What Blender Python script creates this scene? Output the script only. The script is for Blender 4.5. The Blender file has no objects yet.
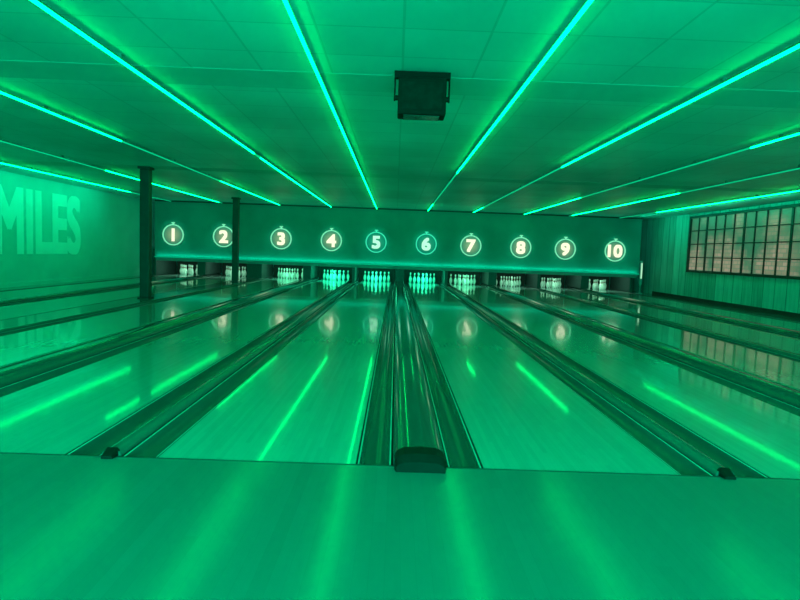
import bpy, bmesh, math
from mathutils import Vector, Matrix

S = bpy.context.scene
S.view_settings.view_transform = 'Standard'
COL = S.collection

# ------------------------------------------------------------------ helpers
def mesh_obj(name, bm, mats, smooth=False, loc=(0,0,0), parent=None):
    me = bpy.data.meshes.new(name)
    bmesh.ops.recalc_face_normals(bm, faces=bm.faces)
    bm.to_mesh(me); bm.free()
    for m in mats: me.materials.append(m)
    if smooth:
        for p in me.polygons: p.use_smooth = True
        if smooth == 'angle': me.set_sharp_from_angle(angle=math.radians(35))
    o = bpy.data.objects.new(name, me)
    o.location = loc
    COL.objects.link(o)
    if parent: o.parent = parent
    return o

def add_box(bm, x0, x1, y0, y1, z0, z1, mi=0, bev=0.0, seg=2):
    r = bmesh.ops.create_cube(bm, size=1)
    vs = r['verts']
    for v in vs:
        v.co = Vector(((x0+x1)/2+v.co.x*(x1-x0), (y0+y1)/2+v.co.y*(y1-y0), (z0+z1)/2+v.co.z*(z1-z0)))
    fs = set(f for v in vs for f in v.link_faces)
    for f in fs: f.material_index = mi
    if bev > 0:
        es = list(set(e for v in vs for e in v.link_edges))
        r2 = bmesh.ops.bevel(bm, geom=es, offset=bev, segments=seg, affect='EDGES', profile=0.5)
        for f in r2['faces']: f.material_index = mi
    return vs

def box_obj(name, x0, x1, y0, y1, z0, z1, mat, bev=0.0, parent=None, origin=None):
    bm = bmesh.new()
    if origin is None: origin = ((x0+x1)/2, (y0+y1)/2, z0)
    add_box(bm, x0-origin[0], x1-origin[0], y0-origin[1], y1-origin[1], z0-origin[2], z1-origin[2], 0, bev)
    return mesh_obj(name, bm, [mat], loc=origin, parent=parent)

def prism(bm, pts, y0, y1, mi=0):
    a = [bm.verts.new((p[0], y0, p[1])) for p in pts]
    b = [bm.verts.new((p[0], y1, p[1])) for p in pts]
    n = len(pts)
    fs = []
    for i in range(n):
        fs.append(bm.faces.new((a[i], a[(i+1) % n], b[(i+1) % n], b[i])))
    fs.append(bm.faces.new(a)); fs.append(bm.faces.new(list(reversed(b))))
    for f in fs: f.material_index = mi
    return a, b, fs

def tag(o, label=None, cat=None, group=None, kind=None):
    if label: o["label"] = label
    if cat: o["category"] = cat
    if group: o["group"] = group
    if kind: o["kind"] = kind
    return o

def text_mesh(name, body, mat, width, height, bold, depth=0.01, square=False):
    """upright lettering facing -Y, bold strokes by overlapping shifted outlines"""
    c = bpy.data.curves.new(name+"_curve", 'FONT')
    c.body = body; c.size = 1.0; c.extrude = 0.0
    c.align_x = 'CENTER'; c.align_y = 'CENTER'
    t = bpy.data.objects.new(name+"_tmp", c)
    COL.objects.link(t)
    dg = bpy.context.evaluated_depsgraph_get()
    src = bpy.data.meshes.new_from_object(t.evaluated_get(dg))
    bpy.data.objects.remove(t); bpy.data.curves.remove(c)
    xs = [v.co.x for v in src.vertices]; ys = [v.co.y for v in src.vertices]
    cx, cy = (min(xs)+max(xs))/2, (min(ys)+max(ys))/2
    w, h = max(xs)-min(xs), max(ys)-min(ys)
    if width is None: width = (height-2*bold)*w/h*1.10+2*bold
    sx, sz = (width-2*bold)/w, (height-2*bold)/h
    verts, faces = [], []
    if square:
        shifts = [(dx*bold, dz*bold) for dx in (-1, 0, 1) for dz in (-1, 0, 1)]
    else:
        shifts = [(0,0)]+[(math.cos(a)*bold, math.sin(a)*bold) for a in [math.pi/4*k for k in range(8)]]
    for k, (dx, dz) in enumerate(shifts):
        base = len(verts); y = -depth-0.0004*k
        for v in src.vertices: verts.append(((v.co.x-cx)*sx+dx, y, (v.co.y-cy)*sz+dz))
        for p in src.polygons: faces.append([base+q for q in p.vertices])
    me = bpy.data.meshes.new(name); me.from_pydata(verts, [], faces); me.update()
    me.materials.append(mat)
    bpy.data.meshes.remove(src)
    return me

# ------------------------------------------------------------------ materials
def new_mat(name):
    m = bpy.data.materials.new(name); m.use_nodes = True
    nt = m.node_tree; bs = nt.nodes["Principled BSDF"]
    return m, nt, bs

def simple(name, col, rough=0.5, spec=0.5, metal=0.0, noise=0.0, nscale=20, coat=0.0):
    m, nt, bs = new_mat(name)
    bs.inputs['Roughness'].default_value = rough
    bs.inputs['Metallic'].default_value = metal
    bs.inputs['Specular IOR Level'].default_value = spec
    bs.inputs['Coat Weight'].default_value = coat
    bs.inputs['Coat Roughness'].default_value = 0.05
    tc = nt.nodes.new('ShaderNodeTexCoord')
    nz = nt.nodes.new('ShaderNodeTexNoise'); nz.inputs['Scale'].default_value = nscale
    nz.inputs['Detail'].default_value = 4
    nt.links.new(tc.outputs['Object'], nz.inputs['Vector'])
    rp = nt.nodes.new('ShaderNodeValToRGB')
    a = max(0, 1-noise); b = 1+noise
    rp.color_ramp.elements[0].color = (col[0]*a, col[1]*a, col[2]*a, 1)
    rp.color_ramp.elements[1].color = (min(1,col[0]*b), min(1,col[1]*b), min(1,col[2]*b), 1)
    rp.color_ramp.elements[0].position = 0.3; rp.color_ramp.elements[1].position = 0.7
    nt.links.new(nz.outputs['Fac'], rp.inputs['Fac'])
    nt.links.new(rp.outputs['Color'], bs.inputs['Base Color'])
    return m

def emis(name, col, st, base=(0.1,0.1,0.1)):
    m, nt, bs = new_mat(name)
    bs.inputs['Base Color'].default_value = (*base, 1)
    bs.inputs['Emission Color'].default_value = (*col, 1)
    bs.inputs['Emission Strength'].default_value = st
    return m

def math_node(nt, op, a, b=None, c=None):
    n = nt.nodes.new('ShaderNodeMath'); n.operation = op
    for i, v in enumerate((a, b, c)):
        if v is None: continue
        if isinstance(v, (int, float)): n.inputs[i].default_value = v
        else: nt.links.new(v, n.inputs[i])
    return n.outputs[0]

def wood(name, c1, c2, board, rough, r2, blen=1.2, seam=0.55, spec=0.5, coat=0.0, coatr=0.05):
    """strip boards running along Y"""
    m, nt, bs = new_mat(name)
    tc = nt.nodes.new('ShaderNodeTexCoord')
    sp = nt.nodes.new('ShaderNodeSeparateXYZ'); nt.links.new(tc.outputs['Object'], sp.inputs[0])
    u = math_node(nt, 'DIVIDE', sp.outputs['X'], board)
    idx = math_node(nt, 'FLOOR', u)
    fr = math_node(nt, 'FRACT', u)
    shift = math_node(nt, 'MULTIPLY', math_node(nt, 'FRACT', math_node(nt, 'MULTIPLY', idx, 0.377)), blen)
    yy = math_node(nt, 'DIVIDE', math_node(nt, 'ADD', sp.outputs['Y'], shift), blen)
    yi = math_node(nt, 'FLOOR', yy)
    cb = nt.nodes.new('ShaderNodeCombineXYZ')
    nt.links.new(idx, cb.inputs[0]); nt.links.new(yi, cb.inputs[1])
    wn = nt.nodes.new('ShaderNodeTexWhiteNoise'); wn.noise_dimensions = '2D'
    nt.links.new(cb.outputs[0], wn.inputs['Vector'])
    mp = nt.nodes.new('ShaderNodeMapping'); mp.inputs['Scale'].default_value = (60, 2.0, 1)
    nt.links.new(tc.outputs['Object'], mp.inputs['Vector'])
    gz = nt.nodes.new('ShaderNodeTexNoise'); gz.inputs['Scale'].default_value = 1; gz.inputs['Detail'].default_value = 6
    nt.links.new(mp.outputs[0], gz.inputs['Vector'])
    f = math_node(nt, 'ADD', math_node(nt, 'MULTIPLY', wn.outputs['Value'], 0.55), math_node(nt, 'MULTIPLY', gz.outputs['Fac'], 0.5))
    mx = nt.nodes.new('ShaderNodeMix'); mx.data_type = 'RGBA'
    mx.inputs['A'].default_value = (*c1, 1); mx.inputs['B'].default_value = (*c2, 1)
    nt.links.new(f, mx.inputs['Factor'])
    d = math_node(nt, 'ABSOLUTE', math_node(nt, 'SUBTRACT', fr, 0.5))
    sm = math_node(nt, 'GREATER_THAN', d, 0.475)
    k = math_node(nt, 'SUBTRACT', 1.0, math_node(nt, 'MULTIPLY', sm, 1-seam))
    vm = nt.nodes.new('ShaderNodeVectorMath'); vm.operation = 'SCALE'
    nt.links.new(mx.outputs['Result'], vm.inputs[0]); nt.links.new(k, vm.inputs['Scale'])
    nt.links.new(vm.outputs[0], bs.inputs['Base Color'])
    pn = nt.nodes.new('ShaderNodeTexNoise'); pn.inputs['Scale'].default_value = 1.3; pn.inputs['Detail'].default_value = 3
    nt.links.new(tc.outputs['Object'], pn.inputs['Vector'])
    mr = nt.nodes.new('ShaderNodeMapRange'); mr.inputs['To Min'].default_value = rough; mr.inputs['To Max'].default_value = r2
    nt.links.new(pn.outputs['Fac'], mr.inputs['Value'])
    nt.links.new(mr.outputs[0], bs.inputs['Roughness'])
    bs.inputs['Specular IOR Level'].default_value = spec
    bs.inputs['Coat Weight'].default_value = coat
    bs.inputs['Coat Roughness'].default_value = coatr
    return m

M_lane = wood("lane_maple", (0.27,0.46,0.44), (0.33,0.55,0.53), 1.066/39, 0.22, 0.28, seam=0.92, spec=0.25, coat=0.85, coatr=0.055)
M_appr = wood("approach_maple", (0.13,0.22,0.215), (0.15,0.25,0.245), 0.057, 0.155, 0.19, blen=1.8, seam=0.95, spec=2.2)
M_gut = simple("gutter_plastic", (0.12,0.16,0.16), 0.10, noise=0.02, nscale=1)
M_cap = simple("capping_gloss", (0.08,0.11,0.11), 0.10, noise=0.02, nscale=1, coat=0.4)
M_capn = simple("capping_satin", (0.12,0.16,0.16), 0.10, noise=0.02, nscale=1)
M_edge = simple("capping_edge_strip", (0.60,0.72,0.72), 0.2, noise=0.02)
M_shadowgap = simple("dark_joint_strip", (0.005,0.006,0.006), 0.7, spec=0.2, noise=0.02)
M_black = simple("black_rubber", (0.008,0.009,0.009), 0.6, spec=0.25, noise=0.2)
M_blk2 = simple("black_metal", (0.006,0.007,0.007), 0.7, spec=0.15, noise=0.2)
M_mask = simple("masking_panel_paint", (0.08,0.26,0.26), 0.6, spec=0.3, noise=0.18, nscale=0.8)
M_mask2 = simple("masking_glow_paint", (0.12,0.30,0.30), 0.4, noise=0.06, nscale=3)  # lighter than the panel, the lower-edge glow put into the paint
M_beam = simple("ceiling_band_paint", (0.2,0.52,0.51), 0.6, spec=0.2, noise=0.06, nscale=3)
M_wall = simple("wall_paint", (0.18,0.62,0.60), 0.8, spec=0.2, noise=0.06, nscale=1.5)
M_letter = simple("letter_paint", (0.60,0.96,0.94), 0.8, spec=0.2, noise=0.02, nscale=4)
M_dark = simple("pit_black", (0.015,0.016,0.016), 0.9, noise=0.3)
M_kick = simple("kickback_paint", (0.03,0.055,0.055), 0.5, noise=0.2)
M_column = simple("column_paint", (0.010,0.02,0.02), 0.5, noise=0.3, nscale=5)
M_house = simple("aluminium_profile", (0.20,0.27,0.27), 0.35, metal=0.6, noise=0.1)
M_led = emis("led_diffuser_lit", (0.0,1.0,0.15), 14.0, base=(0.0,0.1,0.05))
M_led_dim = emis("led_diffuser_dimmed", (0.0,1.0,0.42), 0.6, base=(0.0,0.1,0.05))
M_led_val = emis("valance_led_line", (0.0,1.0,0.55), 0.32, base=(0.0,0.2,0.1))
M_foul = simple("foul_line", (0.05,0.05,0.05), 0.4, noise=0.1)

def ceiling_mat():
    m, nt, bs = new_mat("ceiling_tiles")
    tc = nt.nodes.new('ShaderNodeTexCoord')
    sp = nt.nodes.new('ShaderNodeSeparateXYZ'); nt.links.new(tc.outputs['Object'], sp.inputs[0])
    def line(o, mod, w):
        fr = math_node(nt, 'FRACT', math_node(nt, 'DIVIDE', o, mod))
        d = math_node(nt, 'ABSOLUTE', math_node(nt, 'SUBTRACT', fr, 0.5))
        return math_node(nt, 'GREATER_THAN', d, 0.5 - w/mod/2)
    l = math_node(nt, 'MAXIMUM', line(sp.outputs['X'], 0.6, 0.018), line(sp.outputs['Y'], 0.6, 0.018))
    cbn = nt.nodes.new('ShaderNodeCombineXYZ')
    nt.links.new(math_node(nt, 'FLOOR', math_node(nt, 'DIVIDE', sp.outputs['X'], 0.6)), cbn.inputs[0])
    nt.links.new(math_node(nt, 'FLOOR', math_node(nt, 'DIVIDE', sp.outputs['Y'], 0.6)), cbn.inputs[1])
    wn = nt.nodes.new('ShaderNodeTexWhiteNoise'); wn.noise_dimensions = '2D'
    nt.links.new(cbn.outputs[0], wn.inputs['Vector'])
    v = math_node(nt, 'ADD', 0.60, math_node(nt, 'MULTIPLY', wn.outputs['Value'], 0.06))
    v = math_node(nt, 'MULTIPLY', v, math_node(nt, 'SUBTRACT', 1.0, math_node(nt, 'MULTIPLY', l, 0.20)))
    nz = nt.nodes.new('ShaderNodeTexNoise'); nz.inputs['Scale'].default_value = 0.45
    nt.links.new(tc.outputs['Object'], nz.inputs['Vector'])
    v = math_node(nt, 'MULTIPLY', v, math_node(nt, 'ADD', 0.45, math_node(nt, 'MULTIPLY', nz.outputs['Fac'], 1.05)))  # noise patches darken the tile colour in place of uneven strip light
    cb = nt.nodes.new('ShaderNodeCombineColor')
    nt.links.new(math_node(nt, 'MULTIPLY', v, 0.35), cb.inputs[0])
    for i in (1, 2): nt.links.new(v, cb.inputs[i])
    nt.links.new(cb.outputs[0], bs.inputs['Base Color'])
    bs.inputs['Roughness'].default_value = 0.45
    bs.inputs['Specular IOR Level'].default_value = 0.3
    return m
M_ceil = ceiling_mat()

def panel_mat():
    m, nt, bs = new_mat("vertical_board_panelling")
    tc = nt.nodes.new('ShaderNodeTexCoord')
    sp = nt.nodes.new('ShaderNodeSeparateXYZ'); nt.links.new(tc.outputs['Object'], sp.inputs[0])
    u = math_node(nt, 'DIVIDE', sp.outputs['Y'], 0.45)
    idx = math_node(nt, 'FLOOR', u)
    wn = nt.nodes.new('ShaderNodeTexWhiteNoise'); wn.noise_dimensions = '1D'
    nt.links.new(idx, wn.inputs['W'])
    d = math_node(nt, 'ABSOLUTE', math_node(nt, 'SUBTRACT', math_node(nt, 'FRACT', u), 0.5))
    g = math_node(nt, 'GREATER_THAN', d, 0.465)
    mp = nt.nodes.new('ShaderNodeMapping'); mp.inputs['Scale'].default_value = (1, 7, 0.8)
    nt.links.new(tc.outputs['Object'], mp.inputs['Vector'])
    nz = nt.nodes.new('ShaderNodeTexNoise'); nz.inputs['Scale'].default_value = 1.5; nz.inputs['Detail'].default_value = 5
    nt.links.new(mp.outputs[0], nz.inputs['Vector'])
    v = math_node(nt, 'ADD', math_node(nt, 'ADD', 0.12, math_node(nt, 'MULTIPLY', wn.outputs['Value'], 0.26)), math_node(nt, 'MULTIPLY', nz.outputs['Fac'], 0.46))
    v = math_node(nt, 'MULTIPLY', v, math_node(nt, 'SUBTRACT', 1.0, math_node(nt, 'MULTIPLY', g, 0.5)))
    cb = nt.nodes.new('ShaderNodeCombineColor')
    nt.links.new(math_node(nt, 'MULTIPLY', v, 0.4), cb.inputs[0])
    for i in (1, 2): nt.links.new(v, cb.inputs[i])
    nt.links.new(cb.outputs[0], bs.inputs['Base Color'])
    bs.inputs['Roughness'].default_value = 0.55
    bs.inputs['Specular IOR Level'].default_value = 0.3
    return m
M_panel = panel_mat()

def pane_mat():
    m, nt, bs = new_mat("lit_frosted_panes")
    tc = nt.nodes.new('ShaderNodeTexCoord')
    sp = nt.nodes.new('ShaderNodeSeparateXYZ'); nt.links.new(tc.outputs['Object'], sp.inputs[0])
    cb = nt.nodes.new('ShaderNodeCombineXYZ')
    nt.links.new(sp.outputs['Y'], cb.inputs[0]); nt.links.new(sp.outputs['Z'], cb.inputs[1])
    br = nt.nodes.new('ShaderNodeTexBrick')
    nt.links.new(cb.outputs[0], br.inputs['Vector'])
    br.inputs['Scale'].default_value = 2.4
    br.inputs['Color1'].default_value = (0.56,0.43,0.31,1)
    br.inputs['Color2'].default_value = (0.30,0.31,0.19,1)
    br.inputs['Mortar'].default_value = (0.20,0.30,0.20,1)
    br.inputs['Mortar Size'].default_value = 0.03
    nz = nt.nodes.new('ShaderNodeTexNoise'); nz.inputs['Scale'].default_value = 1.0; nz.inputs['Detail'].default_value = 6
    nt.links.new(tc.outputs['Object'], nz.inputs['Vector'])
    hz = nt.nodes.new('ShaderNodeMapRange'); hz.inputs['From Min'].default_value = 0.9; hz.inputs['From Max'].default_value = 2.54
    hz.inputs['To Min'].default_value = 0.09; hz.inputs['To Max'].default_value = -0.16
    nt.links.new(sp.outputs['Z'], hz.inputs['Value'])
    fac = math_node(nt, 'ADD', nz.outputs['Fac'], hz.outputs[0])
    rp = nt.nodes.new('ShaderNodeValToRGB')
    rp.color_ramp.elements[0].position = 0.38; rp.color_ramp.elements[1].position = 0.58
    nt.links.new(fac, rp.inputs['Fac'])
    mx = nt.nodes.new('ShaderNodeMix'); mx.data_type = 'RGBA'
    mx.inputs['A'].default_value = (0.05,0.22,0.12,1)
    nt.links.new(br.outputs['Color'], mx.inputs['B']); nt.links.new(rp.outputs['Color'], mx.inputs['Factor'])
    nt.links.new(mx.outputs['Result'], bs.inputs['Emission Color'])
    bs.inputs['Emission Strength'].default_value = 0.58
    bs.inputs['Base Color'].default_value = (0.05,0.06,0.05,1)
    bs.inputs['Roughness'].default_value = 0.4
    return m
M_pane = pane_mat()

def pin_mat():
    m, nt, bs = new_mat("pin_white_red_stripes")
    tc = nt.nodes.new('ShaderNodeTexCoord')
    sp = nt.nodes.new('ShaderNodeSeparateXYZ'); nt.links.new(tc.outputs['Object'], sp.inputs[0])
    def band(a, b):
        return math_node(nt, 'MULTIPLY', math_node(nt, 'GREATER_THAN', sp.outputs['Z'], a), math_node(nt, 'LESS_THAN', sp.outputs['Z'], b))
    f = math_node(nt, 'MAXIMUM', band(0.250, 0.262), band(0.275, 0.287))
    mx = nt.nodes.new('ShaderNodeMix'); mx.data_type = 'RGBA'
    mx.inputs['A'].default_value = (0.85,0.85,0.82,1); mx.inputs['B'].default_value = (0.5,0.03,0.03,1)
    nt.links.new(f, mx.inputs['Factor']); nt.links.new(mx.outputs['Result'], bs.inputs['Base Color'])
    bs.inputs['Roughness'].default_value = 0.2
    return m
M_pin = pin_mat()

# ------------------------------------------------------------------ layout
FOUL = 3.17
CEIL = 2.66
LW = 1.066
YM = 21.2            # masking front
LEND = 23.55         # lane end
lane_x = [-7.81, -6.05, -4.04, -2.28, -0.71, 1.05, 2.62, 4.38, 5.95, 7.71]
XL, XR = -9.0, 9.15

# ------------------------------------------------------------------ room
def struct(name, *a, mat, label):
    o = box_obj(name, *a, mat=mat, origin=(0,0,0))
    tag(o, label=label, kind="structure"); return o
struct("floor", XL-.2, XR+.2, -4, FOUL, -0.12, 0.0, mat=M_appr, label="glossy strip wood approach floor in front of the lanes")
struct("floor.001", XL-.2, XR+.2, FOUL, 25.2, -0.30, -0.16, mat=M_dark, label="dark subfloor beneath the lanes and gutters")
struct("ceiling", XL-.2, XR+.2, -4, 25.2, CEIL, CEIL+.1, mat=M_ceil, label="suspended ceiling of square tiles washed in green light")
struct("wall_left", XL-.2, XL, -4, 25.0, -0.16, CEIL, mat=M_wall, label="painted side wall with large pale lettering")
struct("wall_right", XR, XR+.2, -4, 25.0, -0.16, CEIL, mat=M_panel, label="side wall clad in vertical boards beneath a gridded window")
struct("wall_back", XL-.2, XR+.2, 25.0, 25.2, -0.16, CEIL, mat=M_wall, label="end wall behind the pin decks")
struct("wall_front", XL-.2, XR+.2, -4.2, -4, -0.12, CEIL, mat=M_wall, label="plain wall behind the players area")
struct("trim_1", XL, lane_x[0]-LW/2-0.2, FOUL, LEND, -0.16, 0.0, mat=M_capn, label="flat edge platform along the outermost lane")
struct("trim_2", lane_x[-1]+LW/2+0.2, XR, FOUL, LEND, -0.16, 0.0, mat=M_capn, label="flat edge platform along the outermost lane")
struct("trim_3", XL, XR, FOUL-0.018, FOUL-0.004, 0.0, 0.0015, mat=M_foul, label="thin dark foul line across the approach")
struct("trim_4", XL, XR, 5.30, 5.85, CEIL-0.002, CEIL, mat=M_beam, label="shallow cross band on the ceiling")
struct("trim_5", XL, XR, 12.0, 12.5, CEIL-0.002, CEIL, mat=M_beam, label="shallow cross band on the ceiling")
struct("baseboard_right", XR-0.03, XR, FOUL, YM, 0.0, 0.10, mat=M_column, label="dark baseboard below the board cladding")
struct("baseboard_left", XL, XL+0.03, FOUL, YM, 0.0, 0.10, mat=M_wall, label="baseboard below the lettered wall")

def build_window():
    bm = bmesh.new()
    y0, y1, z0, z1 = 12.0, 18.7, 0.91, 2.53
    add_box(bm, XR-0.012, XR-0.002, y0, y1, z0, z1, 0)
    t = 0.05
    add_box(bm, XR-0.07, XR-0.001, y0-t, y1+t, z0-t, z0+t*0.4, 1)
    add_box(bm, XR-0.07, XR-0.001, y0-t, y1+t, z1-t*0.4, z1+t, 1)
    add_box(bm, XR-0.07, XR-0.001, y0-t, y0+t*0.4, z0, z1, 1)
    add_box(bm, XR-0.07, XR-0.001, y1-t*0.4, y1+t, z0, z1, 1)
    nx, nz = 14, 4
    for i in range(1, nx):
        y = y0+(y1-y0)*i/nx; w = 0.020 if i % 4 else 0.038
        add_box(bm, XR-0.04, XR-0.004, y-w, y+w, z0, z1, 1)
    for j in range(1, nz):
        z = z0+(z1-z0)*j/nz; w = 0.015
        add_box(bm, XR-0.045, XR-0.004, y0, y1, z-w, z+w, 1)
    o = mesh_obj("window_1", bm, [M_pane, M_column])
    tag(o, label="industrial steel-framed window with many small warm-lit panes", kind="structure")
build_window()

# MILES lettering on left wall
me = text_mesh("wall_lettering", "MILES", M_letter, 3.70, 1.62, 0.06, 0.003, square=True)
o = bpy.data.objects.new("wall_lettering", me); COL.objects.link(o)
o.rotation_euler = (0, 0, math.radians(90))
o.location = (XL+0.002, 15.42, 1.56)
tag(o, "huge pale condensed capitals MILES painted on green wall", "wall lettering")

# ------------------------------------------------------------------ lanes
bm = bmesh.new()
add_box(bm, -LW/2, LW/2, FOUL+0.002, LEND, -0.10, 0.0, 0)
lane0 = None
for i, x in enumerate(lane_x):
    if lane0 is None:
        lane0 = mesh_obj("bowling_lane", bm, [M_lane], loc=(x, 0, 0)); l = lane0
    else:
        l = lane0.copy(); l.location = (x, 0, 0); COL.objects.link(l)
    tag(l, "glossy light maple bowling lane reflecting green ceiling lights", "bowling lane", "bowling lanes side by side")

GW = 0.2
def gutter_bm():
    bm = bmesh.new()
    R = GW/2-0.018
    pts = [(-GW/2+0.001, -0.004), (-GW/2+0.010, -0.004), (-R, -0.006)]
    for k in range(1, 24):
        a = math.pi + math.pi*k/24
        pts.append((R*math.cos(a), -0.010 + 0.090*math.sin(a)))
    pts += [(R, -0.006), (GW/2-0.010, -0.004), (GW/2-0.001, -0.004), (GW/2-0.001, -0.135), (-GW/2+0.001, -0.135)]
    a, b, fs = prism(bm, pts, FOUL+0.003, LEND)
    n = len(pts)
    fs[0].material_index = 2; fs[1].material_index = 1
    fs[n-5].material_index = 1; fs[n-4].material_index = 2
    return bm
g0 = None
for x in lane_x:
    for s in (-1, 1):
        gx = x + s*(LW/2+GW/2)
        if g0 is None:
            g0 = mesh_obj("lane_gutter", gutter_bm(), [M_gut, M_edge, M_shadowgap], 'angle', loc=(gx, 0, 0)); g = g0
        else:
            g = g0.copy(); g.location = (gx, 0, 0); COL.objects.link(g)
        tag(g, "dark rounded channel gutter running along a lane", "gutter", "gutters beside the lanes")

def cap_profile(w, h, base=-0.13):
    hw = w/2-0.002
    pts = [(-hw, base), (-hw, 0.004)]
    n = 30
    for k in range(1, n):
        a = math.pi - math.pi*k/n
        pts.append((hw*math.cos(a), 0.004+(h-0.004)*math.sin(a)**0.9))
    pts += [(hw, 0.004), (hw, base)]
    return pts
for i in range(9):
    xa, xb = lane_x[i]+LW/2+GW, lane_x[i+1]-LW/2-GW
    w = xb-xa; xc = (xa+xb)/2
    e = bpy.data.objects.new("lane_divider", None); e.location = (xc, FOUL, 0); COL.objects.link(e)
    def child(nm, bm, mats, smooth=False, label=None):
        o = mesh_obj(nm, bm, mats, parent=e, smooth=smooth)
        if label: o["label"] = label
        return o
    L = LEND-FOUL
    if i == 1:
        bm = bmesh.new(); add_box(bm, -w/2+.002, w/2-.002, 0.004, L, -0.13, 0.03, 0, 0.008)
        child("capping", bm, [M_capn])
        tag(e, "broad dark flat divider between lanes carrying steel columns", "lane divider", "dividers between the lanes")
    elif w > 0.2:
        bm = bmesh.new(); prism(bm, cap_profile(w, 0.075), 0.03, L)
        child("capping", bm, [M_cap], 'angle')
        bm = bmesh.new()
        hw = 0.138
        pts = [(-hw, 0.001), (-hw, 0.045), (-hw+0.015, 0.068), (-hw+0.05, 0.084), (0, 0.090), (hw-0.05, 0.084), (hw-0.015, 0.068), (hw, 0.045), (hw, 0.001)]
        a, b, _ = prism(bm, pts, -0.06, 0.06)
        c2 = [bm.verts.new((v.co.x*0.93, -0.10, v.co.z*0.62)) for v in a]
        f0 = [f for f in bm.faces if all(v in a for v in f.verts)]
        bmesh.ops.delete(bm, geom=f0, context='FACES_ONLY')
        n = len(a)
        for k in range(n): bm.faces.new((a[k], a[(k+1) % n], c2[(k+1) % n], c2[k]))
        bm.faces.new(c2)
        child("hood", bm, [M_black], label="black rubber end hood")
        tag(e, "glossy raised ball-return capping with black hood at its end", "lane divider", "dividers between the lanes")
    else:
        bm = bmesh.new(); prism(bm, cap_profile(w, 0.035), 0.004, L)
        child("capping", bm, [M_capn], 'angle')
        bm = bmesh.new()
        a, b, _ = prism(bm, [(-0.040, 0.001), (-0.040, 0.028), (-0.026, 0.042), (0.026, 0.042), (0.040, 0.028), (0.040, 0.001)], -0.05, 0.02)
        for v in a: v.co.z = 0.001+v.co.z*0.4; v.co.x *= 0.75
        child("end_cap", bm, [M_black], False, "small black wedge end cap")
        tag(e, "narrow dark capping between two gutters with small end cap", "lane divider", "dividers between the lanes")

# ------------------------------------------------------------------ masking unit
e = bpy.data.objects.new("masking_unit", None); e.location = (0, YM, 0); COL.objects.link(e)
tag(e, "long dark painted masking panel with bright lower valance above pins", "masking panel")
MX0, MX1, MZ = -8.45, 8.6, 0.55
bm = bmesh.new(); add_box(bm, MX0, MX1, 0.0, 0.08, MZ+0.16, CEIL-0.002)
mesh_obj("panel", bm, [M_mask], parent=e)
bm = bmesh.new()
vs = [(0.0, MZ+0.158), (0.08, MZ+0.158), (0.16, MZ), (0.10, MZ)]
va = [bm.verts.new((MX0, y, z)) for y, z in vs]; vb = [bm.verts.new((MX1, y, z)) for y, z in vs]
for k in range(4): bm.faces.new((va[k], va[(k+1) % 4], vb[(k+1) % 4], vb[k]))
bm.faces.new(va); bm.faces.new(vb[::-1])
mesh_obj("valance", bm, [M_mask2], parent=e)  # slanted part in lighter paint, imitates the glow at the panel foot
bm = bmesh.new(); add_box(bm, MX0, MX1, -0.02, 0.0-0.001, CEIL-0.05, CEIL-0.003)
mesh_obj("top_rail", bm, [M_column], parent=e)
bm = bmesh.new(); add_box(bm, MX0, MX1, -0.07, -0.001, MZ+0.12, MZ+0.15)
mesh_obj("light_ledge", bm, [M_led_val], parent=e)["label"] = "soft glowing teal light ledge"

for i in range(11):
    if i == 0: xa, xb = lane_x[0]-LW/2-GW-0.10, lane_x[0]-LW/2-GW; zb = 0.001
    elif i == 10: xa, xb = lane_x[-1]+LW/2+GW, lane_x[-1]+LW/2+GW+0.10; zb = 0.001
    else:
        xa, xb = lane_x[i-1]+LW/2+GW, lane_x[i]-LW/2-GW
        zb = 0.031 if i == 2 else (0.076 if xb-xa > 0.2 else 0.036)
    o = box_obj("kickback_panel", xa+0.003, xb-0.003, YM+0.35, LEND-0.01, zb, 0.95, M_kick, 0.01)
    tag(o, "dark upright partition panel between neighbouring pin decks", "kickback panel", "partitions between pin decks")
for i, x in enumerate(lane_x):
    o = box_obj("pit_curtain", x-LW/2-GW+0.01, x+LW/2+GW-0.01, LEND+0.05, LEND+0.08, -0.16, 0.95, M_dark)
    tag(o, "black curtain hanging behind the pins", "pit curtain", "curtains behind the pin decks")

# small vertical lamp beside the masking panel
e = bpy.data.objects.new("wall_lamp", None); e.location = (8.72, YM+0.05, 0.0); COL.objects.link(e)
tag(e, "slim upright pale tube lamp beside the masking panel", "lamp")
bm = bmesh.new(); add_box(bm, -0.05, 0.05, 0.03, 0.06, 0.30, 1.15, 0, 0.005); add_box(bm, -0.015, 0.015, 0.03, 0.06, 0.0, 0.30); add_box(bm, -0.07, 0.07, -0.02, 0.10, 0.0, 0.02)
mesh_obj("stand", bm, [M_mask2], parent=e)
bm = bmesh.new()
bmesh.ops.create_cone(bm, cap_ends=True, segments=16, radius1=0.022, radius2=0.022, depth=0.55, matrix=Matrix.Translation((0, 0.0, 0.80)))
mesh_obj("tube", bm, [emis("pale_tube", (0.50,0.95,0.6), 0.95)], parent=e)

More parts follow.
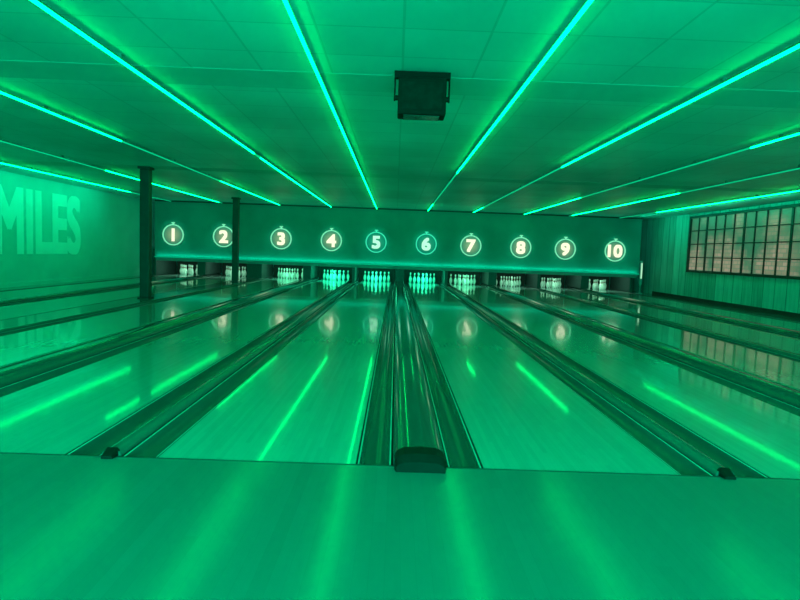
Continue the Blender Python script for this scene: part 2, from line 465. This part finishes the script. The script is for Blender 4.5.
# ------------------------------------------------------------------ pins
prof = [(0,0.0258),(0.006,0.028),(0.019,0.0358),(0.057,0.0496),(0.086,0.0572),(0.114,0.0605),(0.149,0.0578),(0.184,0.0485),(0.219,0.0345),(0.242,0.0262),(0.254,0.0236),(0.270,0.0227),(0.298,0.0245),(0.325,0.0302),(0.343,0.0323),(0.360,0.0290),(0.372,0.0205),(0.379,0.010)]
bm = bmesh.new(); N = 20; rings = []
for z, r in prof:
    rings.append([bm.verts.new((r*math.cos(2*math.pi*k/N), r*math.sin(2*math.pi*k/N), z)) for k in range(N)])
for a, b in zip(rings, rings[1:]):
    for k in range(N): bm.faces.new((a[k], a[(k+1) % N], b[(k+1) % N], b[k]))
bm.faces.new(rings[0][::-1])
top = bm.verts.new((0, 0, 0.381))
for k in range(N): bm.faces.new((rings[-1][k], rings[-1][(k+1) % N], top))
pin0 = None
for x in lane_x:
    for r in range(4):
        for c in range(r+1):
            px = x + (c-r/2)*0.3048; py = 22.5 + r*0.264
            if pin0 is None:
                pin0 = mesh_obj("bowling_pin", bm, [M_pin], True, (px, py, 0.001)); p = pin0
            else:
                p = pin0.copy(); p.location = (px, py, 0.001); COL.objects.link(p)
            tag(p, "white bowling pin with red neck stripes standing on deck", "bowling pin", "racked pins on the pin decks")

# ------------------------------------------------------------------ number signs
M_ring_m = emis("sign_ring_mint", (0.04,0.74,0.42), 1.0)
M_ring_w = emis("sign_ring_pale", (0.20,0.80,0.44), 1.0)
M_num = emis("sign_numeral_warm", (0.95,0.92,0.66), 1.1)
M_num2 = emis("sign_numeral_mint", (0.50,1.0,0.70), 1.05)
def disc_mat(name, centre, edge):
    m, nt, bs = new_mat(name)
    tc = nt.nodes.new('ShaderNodeTexCoord')
    ln = nt.nodes.new('ShaderNodeVectorMath'); ln.operation = 'LENGTH'
    nt.links.new(tc.outputs['Object'], ln.inputs[0])
    rp = nt.nodes.new('ShaderNodeValToRGB')
    rp.color_ramp.elements[0].position = 0.05; rp.color_ramp.elements[1].position = 0.34
    rp.color_ramp.elements[0].color = (*centre, 1); rp.color_ramp.elements[1].color = (*edge, 1)
    nt.links.new(ln.outputs['Value'], rp.inputs['Fac'])
    nt.links.new(rp.outputs['Color'], bs.inputs['Emission Color'])
    bs.inputs['Emission Strength'].default_value = 1.0
    bs.inputs['Base Color'].default_value = (0.03,0.1,0.1,1)
    return m
M_disc_w = disc_mat("sign_disc_warm", (0.24,0.32,0.17), (0.01,0.14,0.08))
M_disc_m = disc_mat("sign_disc_mint", (0.02,0.26,0.15), (0.0,0.12,0.07))
def annulus(bm, r0, r1, y0, y1, n=48):
    vs = [[bm.verts.new((r*math.cos(2*math.pi*k/n), y, r*math.sin(2*math.pi*k/n))) for k in range(n)] for r, y in ((r0,y0),(r1,y0),(r1,y1),(r0,y1))]
    for q in range(4):
        A, B = vs[q], vs[(q+1) % 4]
        for k in range(n): bm.faces.new((A[k], A[(k+1) % n], B[(k+1) % n], B[k]))
for i, x in enumerate(lane_x):
    warm = (i+1) not in (5, 6)
    e = bpy.data.objects.new("lane_number_sign", None); e.location = (x, YM, 1.465); COL.objects.link(e)
    tag(e, "round glowing sign with number %d on dark masking panel" % (i+1), "number sign", "illuminated lane number signs")
    bm = bmesh.new()
    bmesh.ops.create_circle(bm, cap_ends=True, segments=48, radius=0.325)
    for v in bm.verts: v.co = Vector((v.co.x, -0.012, v.co.y))
    ex = bmesh.ops.extrude_face_region(bm, geom=list(bm.faces))
    for v in [g for g in ex['geom'] if isinstance(g, bmesh.types.BMVert)]: v.co.y = -0.003
    mesh_obj("disc", bm, [M_disc_w if warm else M_disc_m], parent=e)
    bm = bmesh.new(); annulus(bm, 0.332, 0.368, -0.035, -0.004)
    mesh_obj("ring", bm, [M_ring_w if warm else M_ring_m], parent=e)
    bm = bmesh.new(); add_box(bm, -0.06, 0.06, -0.03, -0.004, 0.40, 0.435, 0, 0.008); add_box(bm, -0.025, 0.025, -0.03, -0.004, 0.369, 0.402, 0)
    mesh_obj("crown", bm, [M_ring_w if warm else M_ring_m], parent=e)
    me = text_mesh("numeral", str(i+1), M_num if warm else M_num2, 0.52 if i == 9 else None, 0.45, 0.024, 0.016, square=True)
    o = bpy.data.objects.new("numeral", me); COL.objects.link(o); o.parent = e
    d = bpy.data.lights.new("sign_halo_fill", 'SPOT'); d.energy = 44; d.spot_size = math.radians(44); d.spot_blend = 1.0  # added spot, throws a halo on the panel around each sign
    d.color = (0.03,1.0,0.48) if warm else (0.0,1.0,0.50); d.shadow_soft_size = 0.03
    so = bpy.data.objects.new("sign_halo_fill", d); COL.objects.link(so)
    so.location = (x, YM-1.3, CEIL-0.12)
    so.rotation_euler = (Vector((x, YM, 1.4))-so.location).to_track_quat('-Z', 'Y').to_euler()

# ------------------------------------------------------------------ LED strips
segs = {0:[(3,7),(10.5,17.8)],1:[(0,8),(12.6,20.6)],2:[(-2,8.9),(13.8,20.8)],3:[(-2,9.6),(10.0,20.9)],4:[(-2,20.9)],
        5:[(-2,11.0),(18,20.9)],6:[(-2,9.8),(18.5,20.9)],7:[(-1,7.6),(14.5,20.9)],8:[(0,8),(12.8,20.6)],9:[(3,8),(10.5,18.0)]}
for i, x in enumerate(lane_x):
    e = bpy.data.objects.new("led_strip_light", None); e.location = (x, 9.5, CEIL); COL.objects.link(e)
    tag(e, "long thin green glowing linear light running along the ceiling", "strip light", "linear ceiling lights above the lanes")
    bm = bmesh.new(); add_box(bm, -0.014, 0.014, -2.2-9.5, 21.0-9.5, -0.045, -0.031)
    mesh_obj("housing", bm, [M_house], parent=e)
    prev = -2.15
    def seg(a, b, lit):
        bm = bmesh.new(); add_box(bm, -0.009, 0.009, a-9.5, b-9.5, -0.062, -0.0455)
        mesh_obj("diffuser", bm, [M_led if lit else M_led_dim], parent=e)["label"] = "bright glowing diffuser section" if lit else "dimly glowing diffuser section"
    for a, b in segs[i]:
        if a-prev > 0.1: seg(prev, a-0.01, False)
        seg(a, b, True)
        prev = b+0.01
    if 20.95-prev > 0.1: seg(prev, 20.95, False)
    bm = bmesh.new()
    for yy in range(-1, 21, 2):
        add_box(bm, -0.012, 0.012, yy-9.5, yy-9.5+0.04, -0.0305, 0.0)
    mesh_obj("mounting_clip", bm, [M_house], parent=e)["kind"] = "stuff"

# ------------------------------------------------------------------ columns
for y in (5.4, 12.2, 19.0):
    x = -5.045
    bm = bmesh.new(); hw = 0.09
    add_box(bm, -hw, hw, -hw, hw, 0.02, CEIL-0.08, 0, 0.012)
    add_box(bm, -hw-.03, hw+.03, -hw-.03, hw+.03, 0.0, 0.02, 0)
    add_box(bm, -hw-.03, hw+.03, -hw-.03, hw+.03, CEIL-0.08, CEIL-0.035, 0)
    o = mesh_obj("support_column", bm, [M_column], loc=(x, y, 0.031))
    tag(o, "dark painted square steel column rising from divider to ceiling", "column", "row of steel columns")

# ------------------------------------------------------------------ hanging flood fixture
e = bpy.data.objects.new("ceiling_floodlight", None); e.location = (0.17, 5.17, CEIL); COL.objects.link(e)
tag(e, "black boxy floodlight hanging from the ceiling on a bracket", "floodlight")
bm = bmesh.new(); add_box(bm, -0.20, 0.20, -0.10, 0.12, -0.37, -0.07, 0, 0.012)
mesh_obj("body", bm, [M_blk2], parent=e)
bm = bmesh.new()
add_box(bm, -0.235, 0.235, -0.02, 0.05, -0.055, -0.001)
add_box(bm, -0.235, -0.222, 0.0, 0.03, -0.24, -0.055)
add_box(bm, 0.222, 0.235, 0.0, 0.03, -0.24, -0.055)
mesh_obj("bracket", bm, [M_blk2], parent=e)
for s in (-1, 1):
    bm = bmesh.new()
    bmesh.ops.create_cone(bm, cap_ends=True, segments=20, radius1=0.022, radius2=0.022, depth=0.03, matrix=Matrix.Translation((s*0.214, 0.015, -0.215)) @ Matrix.Rotation(math.pi/2, 4, 'Y'))
    mesh_obj("knob", bm, [M_black], parent=e)
bm = bmesh.new()
add_box(bm, -0.17, 0.17, -0.106, -0.1005, -0.33, -0.11, 0, 0.002)
mesh_obj("front_panel", bm, [simple("dull_panel", (0.012,0.014,0.014), 0.8, spec=0.1, noise=0.3)], parent=e)
bm = bmesh.new(); add_box(bm, -0.15, 0.15, -0.07, 0.10, -0.376, -0.3705)
mesh_obj("lens", bm, [simple("smoked_glass", (0.05,0.06,0.06), 0.15)], parent=e)

# ------------------------------------------------------------------ lights
def area(name, loc, rot, sx, sy, power, col):
    d = bpy.data.lights.new(name, 'AREA'); d.shape = 'RECTANGLE'; d.size = sx; d.size_y = sy
    d.energy = power; d.color = col
    o = bpy.data.objects.new(name, d); o.location = loc; o.rotation_euler = rot; COL.objects.link(o)
    return o
area("rear_fill", (0, -3.6, 1.35), (math.radians(85), 0, 0), 13, 2.2, 1250, (0.0,1.0,0.49))  # added fill lamp behind the camera, brightens the whole room
# added fill lamps close to the ceiling, brightening the side walls
area("side_wall_fill", (XL+1.0, 15.3, CEIL-0.08), (0, math.radians(75), 0), 0.06, 6.0, 24, (0.0,1.0,0.48))
area("side_wall_fill", (XR-1.0, 16.5, CEIL-0.08), (0, math.radians(-75), 0), 0.06, 8.0, 26, (0.0,1.0,0.48))
# ledge light grazing up the masking panel
area("ledge_light", (0.07, YM-0.05, 0.71), (math.radians(170), 0, 0), 16.9, 0.03, 20, (0.0,1.0,0.54))
for i, x in enumerate(lane_x):
    n = i+1
    if n in (4,5,6): c, p = (0.02,1.0,0.46), 48
    elif n in (3,7): c, p = (0.18,1.0,0.52), 24
    else: c, p = (0.45,1.0,0.65), 13
    area("pin_deck_light", (x, 21.75, 0.85), (math.radians(35), 0, 0), 0.9, 0.12, p, c)

w = bpy.data.worlds.new("World"); S.world = w; w.use_nodes = True
w.node_tree.nodes["Background"].inputs[0].default_value = (0, 0.5, 0.2, 1)
w.node_tree.nodes["Background"].inputs[1].default_value = 0.1

# ------------------------------------------------------------------ camera
f = 601.0
cd = bpy.data.cameras.new("Camera"); cam = bpy.data.objects.new("Camera", cd); COL.objects.link(cam)
cd.sensor_width = 36; cd.lens = f/800*36; cd.clip_end = 200
r = math.radians(2.1)
vx, vy = -4.0, 48.0
Y = Vector((vx, vy, -f)).normalized()
R2 = Vector((vx+100*math.cos(r), vy-100*math.sin(r), -f)).normalized()
Z = R2.cross(Y).normalized()
X = Y.cross(Z).normalized()
M = Matrix((X, Y, Z)).to_4x4()
M.translation = Vector((0, 0, 1.15))
cam.matrix_world = M
S.camera = cam
